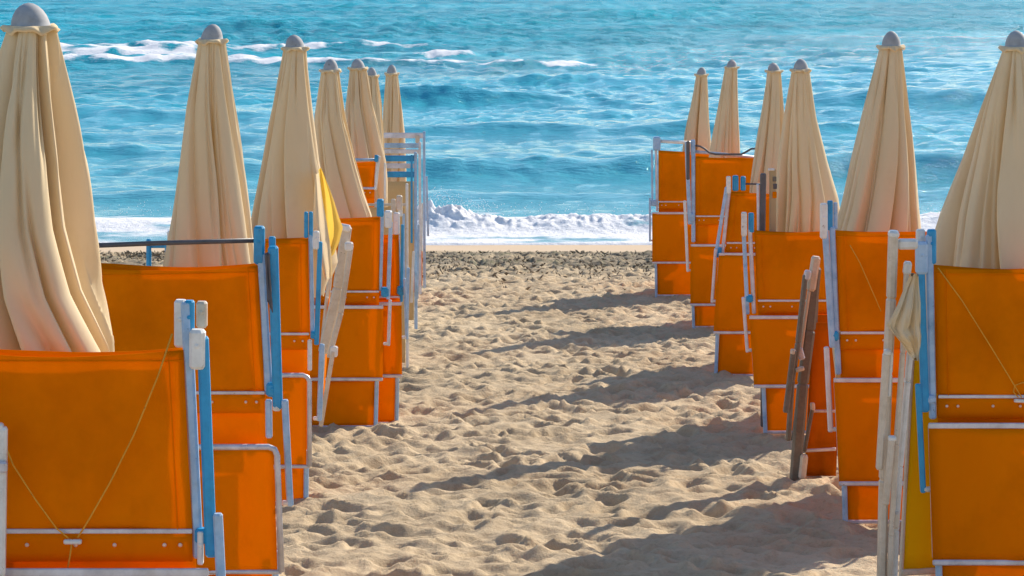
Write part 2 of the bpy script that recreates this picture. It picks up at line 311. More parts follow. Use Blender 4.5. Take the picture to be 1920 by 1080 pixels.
def build_sea():
    ys = [30.6]
    while ys[-1] < 175: ys.append(ys[-1] + max(.03, ys[-1] ** 2 / 18300 * .62))
    ys = np.array(ys + [200., 260., 400., 800., 2500.]); nx = 560
    t = np.linspace(-1, 1, nx); t = np.sign(t) * (np.abs(t) * .45 + .55 * np.abs(t) ** 7 * 3.2)
    half = 7.5 + (ys - 30) * .30
    X = t[None, :] * half[:, None]; Y = np.repeat(ys[:, None], nx, 1)
    Z = np.zeros_like(X); r2 = np.random.default_rng(3)
    WX = X + .5 * vnoise(X * .35, Y * .35, 101) + .25 * vnoise(X * .9, Y * .9, 102); WY = Y + 1.1 * vnoise(X * .22, Y * .3, 103) + .4 * vnoise(X * .8, Y * .8, 104)
    gust = .62 + .5 * (vnoise(X * .12, Y * .10, 105) + .4 * vnoise(X * .35, Y * .3, 106))
    for k in range(110):
        lam = .38 * (7.0 / .38) ** (r2.random() ** 1.2); th = r2.normal(0, .3 if lam > 3 else .62)
        A = .0105 * lam * (1 if lam < .9 else (.9 / lam) ** 1.3); kk = 2 * math.pi / lam
        ph = kk * (WX * math.sin(th) + WY * math.cos(th)) + r2.uniform(0, 6.28)
        far = np.clip(1.6 - (Y ** 2 / 18300 * 1.2) / lam, 0, 1)
        s = np.sin(ph); Z += A * (1 + (1.3 * np.clip((Y - 62) / 30, 0, 1) if lam > .9 else 0)) * far * (s + .18 * np.cos(2 * ph)) * .8
    env = np.clip((Y - 33.5) / 6, .0, 1); Z = Z * gust * (.12 + .88 * env)
    foam = np.zeros_like(X)
    def ridge(yc, amp, wid, xc=0, xw=1e9, seed=0, front=.36, wav=.6):
        n = vnoise(X * .16 + seed * 7.3, X * 0 + seed, seed + 40); n2 = vnoise(X * .55 + seed, X * 0 + 2.2, seed + 60)
        c = yc + wav * n * 2 + .5 * n2 * wav; d = Y - c
        pr = np.where(d < 0, np.exp(-(d / (wid * front)) ** 2), np.exp(-(d / wid) ** 2))
        ex = np.exp(-(np.maximum(0, np.abs(X - xc) - xw * .6) / (xw * .4)) ** 2) if xw < 1e8 else 1
        return .95 * amp * pr * ex * np.clip(1 + 1.1 * n2 + .9 * n, 0, 2), d, ex
    for (yc, amp, wid, xc, xw, sd_) in [(40.6, .34, 1.5, 2.5, 8, 1), (36.6, .08, 1.0, 0, 1e9, 2), (49, .16, 1.1, 2.5, 5, 3), (47.5, .12, 1.2, -8, 4, 4), (57.5, .34, 1.8, -1.5, 2.6, 5), (56.5, .26, 1.9, 12, 5, 6),
                                  (53, .18, 1.5, -9, 4, 7), (64, .12, 1.8, 5, 6, 8), (88, .16, 3, 10, 9, 9), (100, .16, 3, -8, 8, 10), (115, .15, 3, 9, 8, 11), (44, .12, 1.2, -8, 4, 13)]:
        z, d, ex = ridge(yc, amp, wid, xc, xw, sd_); Z += z
    # offshore breakers
    for (yc, amp, wid, xc, xw, sd_, fo, fw) in [(79.5, .16, 2.5, -13.2, 3.6, 21, .50, 2.5), (84, .16, 1.4, -8.8, 6.0, 25, .42, .75), (73.4, .16, 1.4, -9.5, 8.0, 22, .43, .60), (72.2, .16, 1.3, .9, 1.7, 23, .46, .8), (77.5, .10, 1.2, -2.2, 1.1, 24, .34, .7)]:
        z, d, ex = ridge(yc, amp, wid, xc, xw, sd_, wav=.9); Z += z
        n = vnoise(X * 1.3, Y * .9, sd_) + .5 * vnoise(X * 3.1, Y * 2, sd_ + 1)
        foam += 1.15 * fo * ex * np.exp(-((d - .15) / fw) ** 2) * (1 + 1.7 * n)
        Z += .12 * fo * ex * np.exp(-(d / fw) ** 2) * (vnoise(X * 2.2, Y * 1.6, sd_ + 2) + vnoise(X * 5, Y * 3, sd_ + 3))
    # faint foam streaks
    foam += .13 * np.clip(vnoise(X * .25, Y * .12, 70) + .1, 0, 1) * np.clip((Y - 60) / 20, 0, 1)
    # shore break
    z, d, ex = ridge(32.85, .16, .9, 0, 1e9, 30, front=.5, wav=.22)
    lump = .7 * vnoise(X * 3.2, Y * 3, 80) + .8 * vnoise(X * 8, Y * 7, 81) + .7 * vnoise(X * 17, Y * 15, 82)
    splash = .17 * np.exp(-((X + 1.05) / .55) ** 2) + .10 * np.exp(-((X - 3.2) / 1.0) ** 2)
    left = 1 - .55 * np.clip((-3.2 - X) / .8, 0, 1); z = z * left; lump = lump * left; br = np.exp(-(np.maximum(0, np.abs(d) - .25) / .4) ** 2)
    Z += z * (1 + .5 * vnoise(X * 1.1, Y * 0, 85)) + (.075 * lump + splash * np.clip(.8 + lump, 0, 2)) * np.exp(-((d - .1) / .38) ** 2)
    holl = np.clip(vnoise(X * 1.1, X * 0 + 4.4, 90) * 3.4 + .1, 0, 1)   # glassy faces where the wave has not broken yet
    face = np.exp(-((d + .30) / .26) ** 2)
    foam += (.45 + .55 * left) * br * (1 - .95 * holl * face)
    wash = np.clip((32.7 - Y) / .3, 0, 1)
    foam += wash * left * (.42 + .5 * vnoise(X * 1.6, Y * 4, 92) + .3 * vnoise(X * 5, Y * 9, 93))
    foam += np.clip(1 - np.abs(Y - 31.25 - .35 * vnoise(X * .7, X * 0, 94)) / .12, 0, 1) * .5
    foam += np.clip((36.2 - Y) / 2.6, 0, 1) * np.clip((Y - 33) / .5, 0, 1) * (.22 + .55 * vnoise(X * .9, Y * 2.2, 95) + .3 * vnoise(X * 3, Y * 6, 96))
    Z += wash * .012 * lump
    # thin sheet of water meets the sand
    edge = np.clip((Y - 31.05 - .30 * vnoise(X * .7, X * 0, 94)) / .25, 0, 1); Z = Z * np.clip((Y - 31.2) / 1.2, 0, 1) - .10 * (1 - edge) + .012 * edge
    shallow_and_pale_tint = .42 * np.clip((86 - Y + X * .9) / 26, 0, 1) + .5 * np.clip((46 - Y) / 12, 0, 1)  # shallows inshore, plus a paler mid-sea tint reaching farther out at right
    o = gridmesh('sea_water', X, Y, Z, M['sea'], {'foam': np.clip(foam, 0, 1.2), 'shallow_and_pale_tint': shallow_and_pale_tint}); tag(o, kind='structure')
    # spray thrown up by the shore break
    mb = MB(); r3 = random.Random(4)
    for k in range(1500):
        x = r3.uniform(-9, 9) if r3.random() < .6 else r3.gauss(-1.05, .5)
        h = .12 + abs(r3.gauss(0, .075)) + (.22 * math.exp(-((x + 1.05) / .5) ** 2)) * r3.random()
        y = 32.85 + r3.gauss(0, .28); r = r3.uniform(.002, .006)
        c = Vector((x, y, h + .1)); vs = [c + Vector(v) * r for v in ((1, 0, 0), (-1, 0, 0), (0, 1, 0), (0, -1, 0), (0, 0, 1.3), (0, 0, -1.3))]
        mb.add(vs, [(0, 2, 4), (2, 1, 4), (1, 3, 4), (3, 0, 4), (2, 0, 5), (1, 2, 5), (3, 1, 5), (0, 3, 5)])
    o = mb.build('sea_spray', M['spray'], smooth=True); tag(o, 'white droplets of spray thrown up along the breaking shore wave', 'sea spray', kind='stuff')
    mb = MB()
    for k in range(5200):
        x = r3.uniform(-6, 6); y = 29.5 - abs(r3.gauss(0, 2.0)); 
        if y < 23: continue
        if r3.random() < .5: x = round(x / .9) * .9 + r3.gauss(0, .22)
        L = r3.uniform(.008, .042); a = r3.uniform(0, 3.14); z = gz(y) + r3.uniform(-.005, .03)
        c = Vector((x, y, z)); d = Vector((math.cos(a) * L, math.sin(a) * L, r3.uniform(-.02, .03))); wv = Vector((-math.sin(a), math.cos(a), 0)) * L * r3.uniform(.2, .5); up = Vector((0, 0, r3.uniform(.006, .025)))
        mb.add([c - d, c + wv, c + d, c - wv, c + up * .6, c - up], [(0, 3, 4), (3, 2, 4), (2, 1, 4), (1, 0, 4), (0, 1, 5), (1, 2, 5), (2, 3, 5), (3, 0, 5)])
    o = mb.build('seaweed_litter', M['weed']); tag(o, 'dark dry seaweed and shell litter strewn along the top of the beach face', 'seaweed', kind='stuff')
build_sea()

# ---------------------------------------------------------------- umbrellas
def umbrella(label, Y, tip, prof, hem, seed, fold=.20, flap=None, twist=1.0, nk=7):
    """tip=(x,y) photo pixel of the cap's top, prof=[(y, xleft, xright)...] silhouette of the cloth, hem=height of the hem above the sand"""
    fold *= 1.35 if fold < .3 else 1; rr = random.Random(seed); P = at(tip[0], tip[1], Y); g = gz(Y)
    root = empty('closed_umbrella', (at((prof[-1][1] + prof[-1][2]) / 2, prof[-1][0], Y).x, Y, g - .03), label, 'umbrella', 'closed beige beach umbrellas')
    rows = []
    for (y, xl, xr) in prof:
        a = at(xl, y, Y); b = at(xr, y, Y); rows.append((a.z, (a.x + b.x) / 2, (b.x - a.x) / 2))
    # continue the cone down to the hem
    z1, c1, r1 = rows[-1]; z0, c0, r0 = rows[0]; dz = z1 - (g + hem); k = (r1 - rows[-2][2]) / (rows[-2][0] - z1)
    rows.append((g + hem + dz * .45, c1, min(r1 + max(0, k) * dz * .25, r1 * 1.08))); rows.append((g + hem, c1, r1 * .92))
    zs = np.array([r[0] for r in rows]); cs = np.array([r[1] for r in rows]); rs = np.array([r[2] for r in rows])
    nz, na = 90, 420; mb = MB(); vs = []
    top, bot = zs[0], zs[-1]
    ang = [2 * math.pi * (i + rr.uniform(-.36, .36)) / nk for i in range(nk)]
    dep = [rr.uniform(.4, 1.6) for _ in range(nk)]; sg = [rr.uniform(.08, .24) for _ in range(nk)]; dr = [rr.uniform(-.75, .75) for _ in range(nk)]
    a2 = [rr.uniform(0, 2 * math.pi) for _ in range(24)]; d2 = [rr.uniform(.2, .7) for _ in range(24)]; s2 = [rr.uniform(.025, .06) for _ in range(24)]; g2 = [rr.uniform(-.4, .4) for _ in range(24)]; st = [rr.uniform(-.1, .8) for _ in range(24)]
    gq = [rr.uniform(0, 6.28) for _ in range(18)]; gp = [rr.uniform(.04, .22) for _ in range(18)]; gd = [rr.uniform(-.5, .5) for _ in range(18)]
    tw = rr.uniform(.3, 1) * twist * (1 if rr.random() < .6 else -1); pj = [rr.uniform(0, 6.28) for _ in range(4)]
    th = np.linspace(0, 2 * math.pi, na, endpoint=False)
    hemw = .035 * np.sin(4 * th + pj[0]) + .025 * np.sin(7 * th + pj[1])
    grid = []
    for i in range(nz):
        t = i / (nz - 1); z = top + (bot - top) * t
        c = np.interp(-z, -zs, cs); r = np.interp(-z, -zs, rs)
        f = np.zeros(na); sh = np.zeros(na); aa = fold * 2.2 * (.30 + 1.0 * t ** .5)
        for q in range(nk):
            d = (th - ang[q] - tw * t - dr[q] * t * t * .5 + math.pi) % (2 * math.pi) - math.pi
            # overlapping fold: steep on one side, soft on the other
            side = 1 if dep[q] > 1 else -1
            s = np.where(d * side > 0, sg[q] * .30, sg[q] * 2.4)
            f -= dep[q] * aa * np.exp(-np.abs(d / s) ** 1.4)
            sh += -side * .16 * dep[q] * min(1, t * 3) * np.exp(-((d * side - .10) / .10) ** 2)
        for q in range(24):
            d = (th - a2[q] - tw * t - g2[q] * t + math.pi) % (2 * math.pi) - math.pi
            e = max(0, 1 - abs(t - st[q] - .2) / .35)
            f -= d2[q] * aa * .50 * min(1, e * 1.5) * np.exp(-(d / s2[q]) ** 2)
        gt = math.exp(-((t - .10) / .10) ** 2)
        for q in range(18):
            d = (th - gq[q] - gd[q] * t + math.pi) % (2 * math.pi) - math.pi
            f -= gt * gp[q] * np.exp(-(d / .05) ** 2)
        f += .05 * np.sin(3 * th + pj[2] + 3 * t) + .035 * np.sin(5 * th + pj[3] - 4 * t)
        rad = r * (1.06 + .25 * max(0, fold - .2) + f)
        zz = z + (hemw if i == nz - 1 else hemw * max(0, (t - .8) / .2) ** 2)
        x = c + rad * np.cos(th + sh); y = Y + rad * .9 * np.sin(th + sh)
        zz = np.broadcast_to(zz, x.shape)
        grid.append(np.stack([x, y, zz], -1))
    V = np.concatenate(grid).tolist()
    F = [(i * na + j, i * na + (j + 1) % na, (i + 1) * na + (j + 1) % na, (i + 1) * na + j) for i in range(nz - 1) for j in range(na)]
    mb.add(V, F); can = mb.build('canopy', M['beige'], root, smooth=True)
    # cap: rounded dome on a frilled collar
    z0, c0, r0 = rows[0]; mb = MB(); H = P.z - z0; vs = []; n = 28
    pr = [(1.02, -.10), (1.0, .02), (.90, .10), (.85, .28), (.76, .50), (.62, .70), (.43, .86), (.22, .96), (.0001, 1.0)]; tl = rr.uniform(-.12, .12)
    for (k, h) in pr:
        for j in range(n):
            a = 2 * math.pi * j / n; vs.append((c0 + (P.x - c0 + tl * r0 * 1.3) * max(0, h) + r0 * k * math.cos(a), Y + r0 * k * math.sin(a), z0 + H * h))
    fs = [(i * n + j, i * n + (j + 1) % n, (i + 1) * n + (j + 1) % n, (i + 1) * n + j) for i in range(len(pr) - 1) for j in range(n)]
    mb.add(vs, fs); cap = mb.build('cap', M['cap'], root, smooth=True)
    mb = MB(); vs = []; n = 60
    for (k, h) in [(.98, .10), (1.18, .03), (1.34, -.07), (1.22, -.17)]:
        for j in range(n):
            a = 2 * math.pi * j / n; wv = .08 * math.sin(a * 5 + seed) + .05 * math.sin(a * 9 + seed * 2)
            vs.append((c0 + r0 * (k + wv * (k > 1)) * math.cos(a), Y + r0 * (k + wv * (k > 1)) * math.sin(a), z0 + H * (h + wv * 1.0 * (k > 1))))
    fs = [(i * n + j, i * n + (j + 1) % n, (i + 1) * n + (j + 1) % n, (i + 1) * n + j) for i in range(3) for j in range(n)]
    mb.add(vs, fs); mb.build('frill', M['beige'], root, smooth=True)
    mb = MB(); b = Vector((c1, Y, g - .25)); mb.tube([b, Vector((c0, Y, z0))], .019, 12); mb.build('pole', M['wood'], root, smooth=True)
    if flap: flap(root)
    return root

Ydist = lambda P: basedist(184 + .862 * P)
YL = {1: basedist(1600), 2: basedist(1150), 3: basedist(940), 4: basedist(798), 5: basedist(683), 6: basedist(615), 7: basedist(556)}
YR = {'A': basedist(1187), 'B': basedist(975), 'C': basedist(810), 'D': basedist(703), 'E': basedist(613), 'F': basedist(555)}
BK = .42
def flap3(root):
    Y = YL[3] + BK - .20
    mb = MB(); rows = [(318, 597, 601), (350, 599, 614), (380, 601, 625), (410, 603, 634), (430, 606, 641), (458, 611, 634), (482, 614, 623)]
    n = 12; vs = []
    for j, (y, a, b) in enumerate(rows):
        for i in range(n + 1):
            u = i / n; p = at(a + (b - a) * u, y, Y); vs.append((p.x, Y + .05 * math.sin(u * 4.5 + j * .3) + .10 * u, p.z))
    mb.add(vs, [(j * (n + 1) + i, j * (n + 1) + i + 1, (j + 1) * (n + 1) + i + 1, (j + 1) * (n + 1) + i) for j in range(len(rows) - 1) for i in range(n)])
    mb.build('loose_flap', M['yellowcloth'], root, smooth=True)
    mb = MB(); rows = [(325, 590, 597), (370, 588, 603), (420, 584, 612), (470, 592, 620), (505, 603, 622), (522, 608, 621)]; vs = []
    for j, (y, a, b) in enumerate(rows):
        for i in range(n + 1):
            u = i / n; p = at(a + (b - a) * u, y, Y - .04); vs.append((p.x, Y - .05 + .04 * math.cos(u * 6 + j * .2), p.z))
    mb.add(vs, [(j * (n + 1) + i, j * (n + 1) + i + 1, (j + 1) * (n + 1) + i + 1, (j + 1) * (n + 1) + i) for j in range(len(rows) - 1) for i in range(n)])
    mb.build('cloth_tail', M['beige'], root, smooth=True)
umbrella('large closed beige umbrella nearest on the left, cut by the photo\'s left edge', YL[1] + BK, (58, 5), [(52, 17, 99), (200, -30, 128), (300, -56, 146), (420, -88, 160), (540, -105, 188), (650, -100, 236)], .62, 41, .46, twist=1.5, nk=6)
umbrella('closed beige umbrella behind the dark crossbar of the second left sunbed', YL[2] + BK, (397, 45), [(76, 373, 420), (200, 350, 437), (300, 338, 450), (400, 325, 463), (492, 310, 474)], .6, 2, .2)
umbrella('closed beige umbrella with a loose yellow flap on its right side', YL[3] + BK, (552, 65), [(90, 533, 574), (200, 510, 586), (300, 490, 598), (380, 473, 614), (440, 462, 624)], .99, 9, .13, flap3)
umbrella('closed beige umbrella flaring right above the fourth left sunbed', YL[4] + BK, (620, 110), [(132, 604, 636), (220, 592, 650), (300, 594, 668), (360, 598, 684), (402, 598, 698)], .6, 4, .15)
umbrella('closed beige umbrella, narrow and deeply pleated, fifth in the left row', YL[5] + BK, (671, 110), [(128, 657, 686), (200, 648, 698), (260, 644, 712), (300, 642, 722), (340, 640, 726)], .6, 5, .22)
umbrella('closed beige umbrella half hidden, its cap just right of the fifth left one', YL[6] + BK, (698, 126), [(142, 688, 708), (200, 682, 717), (260, 678, 720), (320, 674, 723), (345, 672, 724)], .6, 6, .2)
umbrella('small closed beige umbrella farthest on the left, above the white sunbed frames', YL[7] + BK, (735, 121), [(138, 724, 745), (200, 719, 752), (250, 717, 757), (300, 716, 759)], .6, 7, .16)
umbrella('large closed beige umbrella nearest on the right, cut by the photo\'s right edge', YR['A'] + BK, (1905, 57), [(90, 1882, 1930), (200, 1842, 1965), (300, 1808, 1985), (400, 1768, 2010), (500, 1735, 2030)], .6, 18, .2, twist=1.0, nk=6)
umbrella('closed beige umbrella standing alone against the sea, second nearest on the right', YR['B'] + BK, (1670, 58), [(88, 1651, 1691), (200, 1623, 1704), (300, 1600, 1718), (380, 1585, 1728), (432, 1572, 1736)], .58, 12, .22, nk=7)
umbrella('closed beige umbrella flaring right behind the wide third right sunbed', YR['C'] + BK, (1500, 110), [(131, 1486, 1517), (220, 1472, 1530), (300, 1462, 1550), (370, 1458, 1570), (430, 1455, 1578)], .6, 23, .14)
umbrella('slim closed beige umbrella half hidden behind the flaring third right one', YR['D'] + BK, (1450, 118), [(133, 1438, 1464), (200, 1428, 1470), (280, 1416, 1476), (350, 1406, 1480)], .6, 14, .2)
umbrella('slim closed beige umbrella behind the wavy dark bar', YR['E'] + BK, (1372, 112), [(126, 1361, 1383), (200, 1349, 1386), (260, 1338, 1390), (300, 1332, 1392)], .6, 15, .2, twist=1.0, nk=6)
umbrella('smallest closed beige umbrella, leaning slightly, farthest on the right', YR['F'] + BK, (1315, 126), [(140, 1305, 1325), (200, 1293, 1328), (250, 1282, 1331), (300, 1272, 1333)], .6, 26, .2)

# ---------------------------------------------------------------- sunbeds
W = .60
SG = 'orange sunbeds folded upright beside the aisle'
def sunbed(label, s, Y, cb, low=None, foot=None, tubes=(), boxes=(), rails=(), frame='wrap', mirror=True, width=W, lowtop=None, parts=None, canvas='orange', name='folded_sunbed', slope=0, group=SG, second=True, seed=0):
    """s=+1: aisle side is on the right. cb = (xtop,ytop,xhinge,yhinge,yseat) canvas edge; low=(xt,yt,xb,yb); foot=(xt,xb,ybase)"""
    xt, yt, xh, yh, ys = cb; k = mpp(Y); base = gz(Y)
    pt, ph = at(xt, yt, Y), at(xh, yh, Y)
    def cxz(z):
        u = (z - ph.z) / (pt.z - ph.z); return ph.x + (pt.x - ph.x) * u - s * width / 2
    def mir(p): return Vector((2 * cxz(p.z) - p.x, p.y, p.z))
    def pq(x, y, dy):
        p = at(x, y, Y); return Vector((p.x, p.y + dy, p.z))
    root = empty(name, (cxz(base), Y, base), label, 'sunbed', group)
    def sheet(a, b, dy, name, bulge=.012, ext=0, sd=0, n=16, m=16, mat=None, smooth=True, sl=0):
        A = pq(a[0], a[1], dy); B = pq(b[0], b[1], dy); Am, Bm = mir(A), mir(B); Am.z -= sl * width
        mb = MB(); mb.sheet(Am, A, B, Bm, n, m, bulge, seed * 13 + sd, .0048, .012)
        return mb.build(name, M[mat or canvas], root, smooth=True, solid=.0016)
    ti = s * 2 / k * .003
    sheet((xt, yt), (xh, yh), -.012, 'back_canvas', sd=1, sl=slope)
    # seams: hem strips at the sides and top of the back canvas
    mb = MB()
    for q in (.035,):
        A = pq(xt - s * q / k, yt + 3, -.0175); B = pq(xh - s * q / k, yh, -.0175)
        for fn in ((lambda v: v), mir):
            a_, b_ = fn(A), fn(B); mb.bar(a_, b_, .003, .003)
    A = pq(xt, yt + .022 / k, -.0175); a2_ = mir(A); a2_.z -= slope * width; mb.bar(a2_, A, .004, .003)
    mb.build('seam', M[canvas], root)
    if second: sheet((xt, yt), (xh, yh), .045, 'seat_canvas', sd=2)
    # hinge bar and riveted strip
    A = pq(xh, yh, -.016); mb = MB(); mb.bar(mir(A), A, .0065, .012, Vector((0, 0, 1))); mb.build('hinge_bar', M['lilac'], root)
    if ys - yh > 30 * .0018 / k * .4:
        A = pq(xh, yh + 1, -.014); B = pq(xh, yh + .075 / k, -.010); mb = MB(); mb.sheet(mir(A), A, B, mir(B), 10, 3, .002, seed, .001); st = mb.build('riveted_strip', M[canvas], root, smooth=True, solid=.0016)
        zc = at(xh, yh + .033 / k, Y).z
        for u in (.05, .115, .32, .52, .68, .885, .95):
            q = mir(A).lerp(A, u); mb = MB(); mb.ball((q.x, q.y - .004, zc), .0055, .6); mb.build('rivet', M['rivet'], st)
    sheet((xh, yh + 1), (xh + (xh - xt) * .3, ys + .02 / k), .012, 'middle_canvas', sd=3, bulge=.004)
    if low:
        lx0, ly0, lx1, ly1 = low; dy = -.075
        sheet((lx0, ly0), (lx1, ly1), dy, 'lower_canvas', sd=4, bulge=-.008)
        sheet((xh, ys + 8), (xh, ly1 - 4), .03, 'rear_canvas', sd=5)
        mb = MB()
        if frame == 'wrap':
            for (x, y) in ((lx0, ly0), (lx1, ly1 + .008 / k)):
                A = pq(x, y, dy); mb.bar(mir(A), A, .016 if y > ly0 else .0095, .02, Vector((0, 0, 1)))
            A = pq(lx0 - s * .012 / k, ly0, dy + .02); B = pq(lx1 - s * .012 / k, ly1, dy + .02)
            mb.bar(A, B, .02, .02); mb.bar(mir(A), mir(B), .02, .02)
        else:
            o = s * .014 / k; A = pq(lx0 + o, ly0, dy); B = pq(lx1 + o, ly1, dy); A1 = pq(lx0 + o, ly0 + .03 / k, dy); 
            c = .03 / k; pts = [pq(lx1 + o, ly1, dy), pq(lx0 + o, ly0 + c, dy), pq(lx0 + o - s * c * .3, ly0 + c * .3, dy), pq(lx0 + o - s * c, ly0, dy)]
            pts = pts + [mir(p) for p in reversed(pts)]; mb.tube(pts, .0115, 10)
            A = pq(lx1 + o, ly1, dy); mb.tube([mir(A), A], .009, 10)
        mb.build('lower_frame', M['lilac'], root, smooth=(frame != 'wrap'))
    if foot:
        fx0, fx1, fb = foot; fy0 = (low[3] if low else ys) + .012 / k; dy = -.035
        inn = s * .012 / k
        sheet((fx0 - inn, fy0), (fx1 - inn, fb - .01 / k), dy, 'foot_canvas', sd=6, bulge=.004)
        for fn in ((lambda v: v), mir):
            mb = MB(); mb.bar(fn(pq(fx0, fy0 - .08 / k, dy - .004)), fn(pq(fx1, fb + .02 / k, dy - .004)), .023, .022); mb.build('foot_tube', M['pale'], root)
        A = pq(fx1, fb, dy); mb = MB(); mb.bar(mir(A), A, .012, .016, Vector((0, 0, 1))); mb.build('foot_rail', M['lilac'], root)
    for T in tubes:
        nm, x0, y0, x1, y1, wpx, mat, dy = T[:8]; onlyone = len(T) > 8
        for q, fn in enumerate(((lambda v: v), mir)):
            if q and (onlyone or not mirror): continue
            a, b = fn(pq(x0, y0, dy)), fn(pq(x1, y1, dy)); mb = MB(); wm = wpx * k * .9
            mb.bar(a, b, wm, max(.016, wm * .8)); ob = mb.build(nm, M[mat], root)
            if nm == 'leg_tube':
                mb = MB(); c = (b - a).normalized(); mb.bar(b - c * .012, b - c * .012 - Vector((s * (1 if q == 0 else -1) * .03, 0, 0)), .018, .018); mb.build('foot_stub', M['white'], ob)
    for B in boxes:
        nm, x0, y0, x1, y1, mat, dy = B
        for q, fn in enumerate(((lambda v: v), mir)):
            if q and not mirror: continue
            mb = MB(); xm = (x0 + x1) / 2; w_ = abs(x1 - x0) * k * .92
            mb.bar(fn(pq(xm, y0, dy)), fn(pq(xm, y1, dy)), w_, max(.02, w_ * .9), ch=.22)
            # screw head and rib
            mb.ball(fn(pq(xm, y0 * .6 + y1 * .4, dy - max(.02, w_ * .9) / 2)), .006, .6); mb.build(nm, M[mat], root)
    for Rr in rails:
        nm, pts, rpx, mat, dy = Rr; mb = MB(); mb.tube([pq(x, y, dy) for x, y in pts], rpx * k, 10); mb.build(nm, M[mat], root, smooth=True)
    return root, pq, mir, cxz

# left row, near to far
def cordL(root, pq, pts, r=.0022, dy=-.03):
    mb = MB(); P = [pq(x, y, dy) for x, y in pts]; mb.tube(P, r, 6); mb.build('elastic_cord', M['cord'], root, smooth=True)
r_, pq, *_ = sunbed('orange sunbed nearest on the left with two yellow cords forming a V', 1, YL[1], (345, 657, 362, 993, 1060),
    low=(398, 1058, 405, 1440), foot=(392, 396, 1600), width=.60,
    tubes=[('side_tube', 349, 566, 372, 1046, 22, 'pale', .0), ('arm_tube', 382, 628, 398, 1040, 24, 'blue', -.02), ('leg_tube', 412, 955, 430, 1330, 20, 'pale', -.04)],
    boxes=[('top_cap', 325, 563, 350, 652, 'white', .012), ('top_cap', 345, 563, 365, 640, 'blue', .002), ('end_block', 363, 570, 385, 620, 'cream', .045), ('bracket', 357, 614, 389, 688, 'white', -.025), ('joint', 366, 988, 392, 1016, 'blue', -.01), ('cap_stub', 372, 992, 384, 1054, 'white', -.02)], seed=1)
cordL(r_, pq, [(326, 622), (300, 700), (255, 810), (210, 900), (170, 970), (150, 1002)]); cordL(r_, pq, [(10, 820), (30, 868), (70, 930), (110, 985), (132, 1003)]); cordL(r_, pq, [(140, 1005), (134, 1045), (128, 1075)])
mb = MB(); mb.bar(pq(124, 1010, -.03), pq(157, 1010, -.03), .014, .012, Vector((0, 0, 1))); mb.build('buckle', M['white'], r_)
r_, pq, *_ = sunbed('orange sunbed with a dark horizontal crossbar at its top, second from the left edge', 1, YL[2], (484, 497, 497, 735, 830),
    low=(516, 830, 524, 1062), foot=(518, 520, 1150), frame='tube', slope=.022,
    tubes=[('side_tube', 486, 428, 504, 740, 17, 'pale', .0), ('side_tube', 504, 748, 505, 820, 14, 'pale', -.01), ('arm_tube', 513, 460, 522, 764, 21, 'blue', -.02), ('leg_tube', 536, 745, 546, 944, 14, 'pale', -.04), ('inner_tube', 508, 446, 516, 660, 14, 'blue', .04)],
    boxes=[('top_cap', 475, 424, 497, 495, 'blue', .004), ('joint', 499, 716, 524, 742, 'blue', -.01), ('arm_end', 512, 757, 528, 768, 'white', -.02)],
    rails=[('crossbar', [(170, 462), (300, 457), (478, 452)], 4.8, 'dark', .02)], seed=2)
mb = MB(); mb.sheet(pq(500, 470, -.05), pq(508, 472, -.05), pq(514, 582, -.06), pq(505, 560, -.06), 4, 12, .01, 5, .006); mb.build('hanging_strap', M['dark'], r_, smooth=True, solid=.004)
sunbed('narrow visible strip of orange sunbed under the umbrella with the yellow flap', 1, YL[3], (578, 447, 580, 625, 695),
    low=(577, 698, 577, 868), foot=(576, 575, 940), frame='tube',
    tubes=[('side_tube', 582, 440, 586, 625, 9, 'pale', .0), ('side_tube', 581, 636, 581, 694, 9, 'white', -.01), ('arm_tube', 601, 452, 594, 645, 10, 'blue', -.02), ('leg_tube', 605, 642, 600, 786, 11, 'pale', -.04)],
    boxes=[('top_cap', 570, 397, 578, 446, 'blue', .0), ('top_cap', 579, 397, 587, 446, 'blue', .004), ('bracket', 587, 432, 600, 466, 'white', -.02), ('joint', 582, 620, 597, 634, 'blue', -.01)], seed=3)
sunbed('orange sunbed with riveted strip behind the leaning cream chair, fourth in the left row', 1, YL[4], (712, 407, 711, 546, 570),
    low=(720, 572, 719, 704), foot=(708, 705, 798),
    tubes=[('side_tube', 717, 396, 713, 545, 7, 'pale', .0), ('arm_tube', 733, 415, 728, 560, 8, 'pale', -.02), ('leg_tube', 732, 560, 729, 646, 7, 'lilac', -.04)],
    boxes=[('top_cap', 706, 373, 720, 406, 'blue', .0), ('bracket', 721, 394, 736, 426, 'white', -.02), ('joint', 714, 538, 732, 556, 'blue', -.01)], seed=4)
sunbed('orange sunbed peeking out right of and just behind the fourth left one', 1, YL[4] + .22, (748, 440, 750, 556, 562),
    low=(754, 566, 755, 698), foot=(746, 744, 792),
    tubes=[('side_tube', 744, 400, 752, 560, 7, 'pale', .0), ('arm_tube', 755, 420, 753, 565, 6, 'blue', -.02), ('leg_tube', 759, 520, 763, 634, 6, 'pale', -.04)],
    boxes=[('top_cap', 737, 398, 750, 440, 'white', .0), ('bracket', 742, 368, 754, 396, 'cream', .05), ('joint', 744, 535, 762, 552, 'blue', -.01)], seed=5)
sunbed('small orange sunbed canvas between the fourth and fifth left umbrellas', 1, YL[5], (704, 304, 702, 352, 396),
    low=None, foot=(706, 705, 683), tubes=[('side_tube', 710, 292, 703, 356, 8, 'white', -.005), ('arm_tube', 722, 305, 722, 372, 4, 'white', -.02)],
    boxes=[('top_cap', 702, 290, 710, 303, 'blue', -.02)], rails=[('top_rail', [(655, 299), (706, 299)], 2.6, 'pale', -.01), ('seat_rail', [(655, 353), (705, 353)], 1.6, 'lilac', -.02)], seed=6)
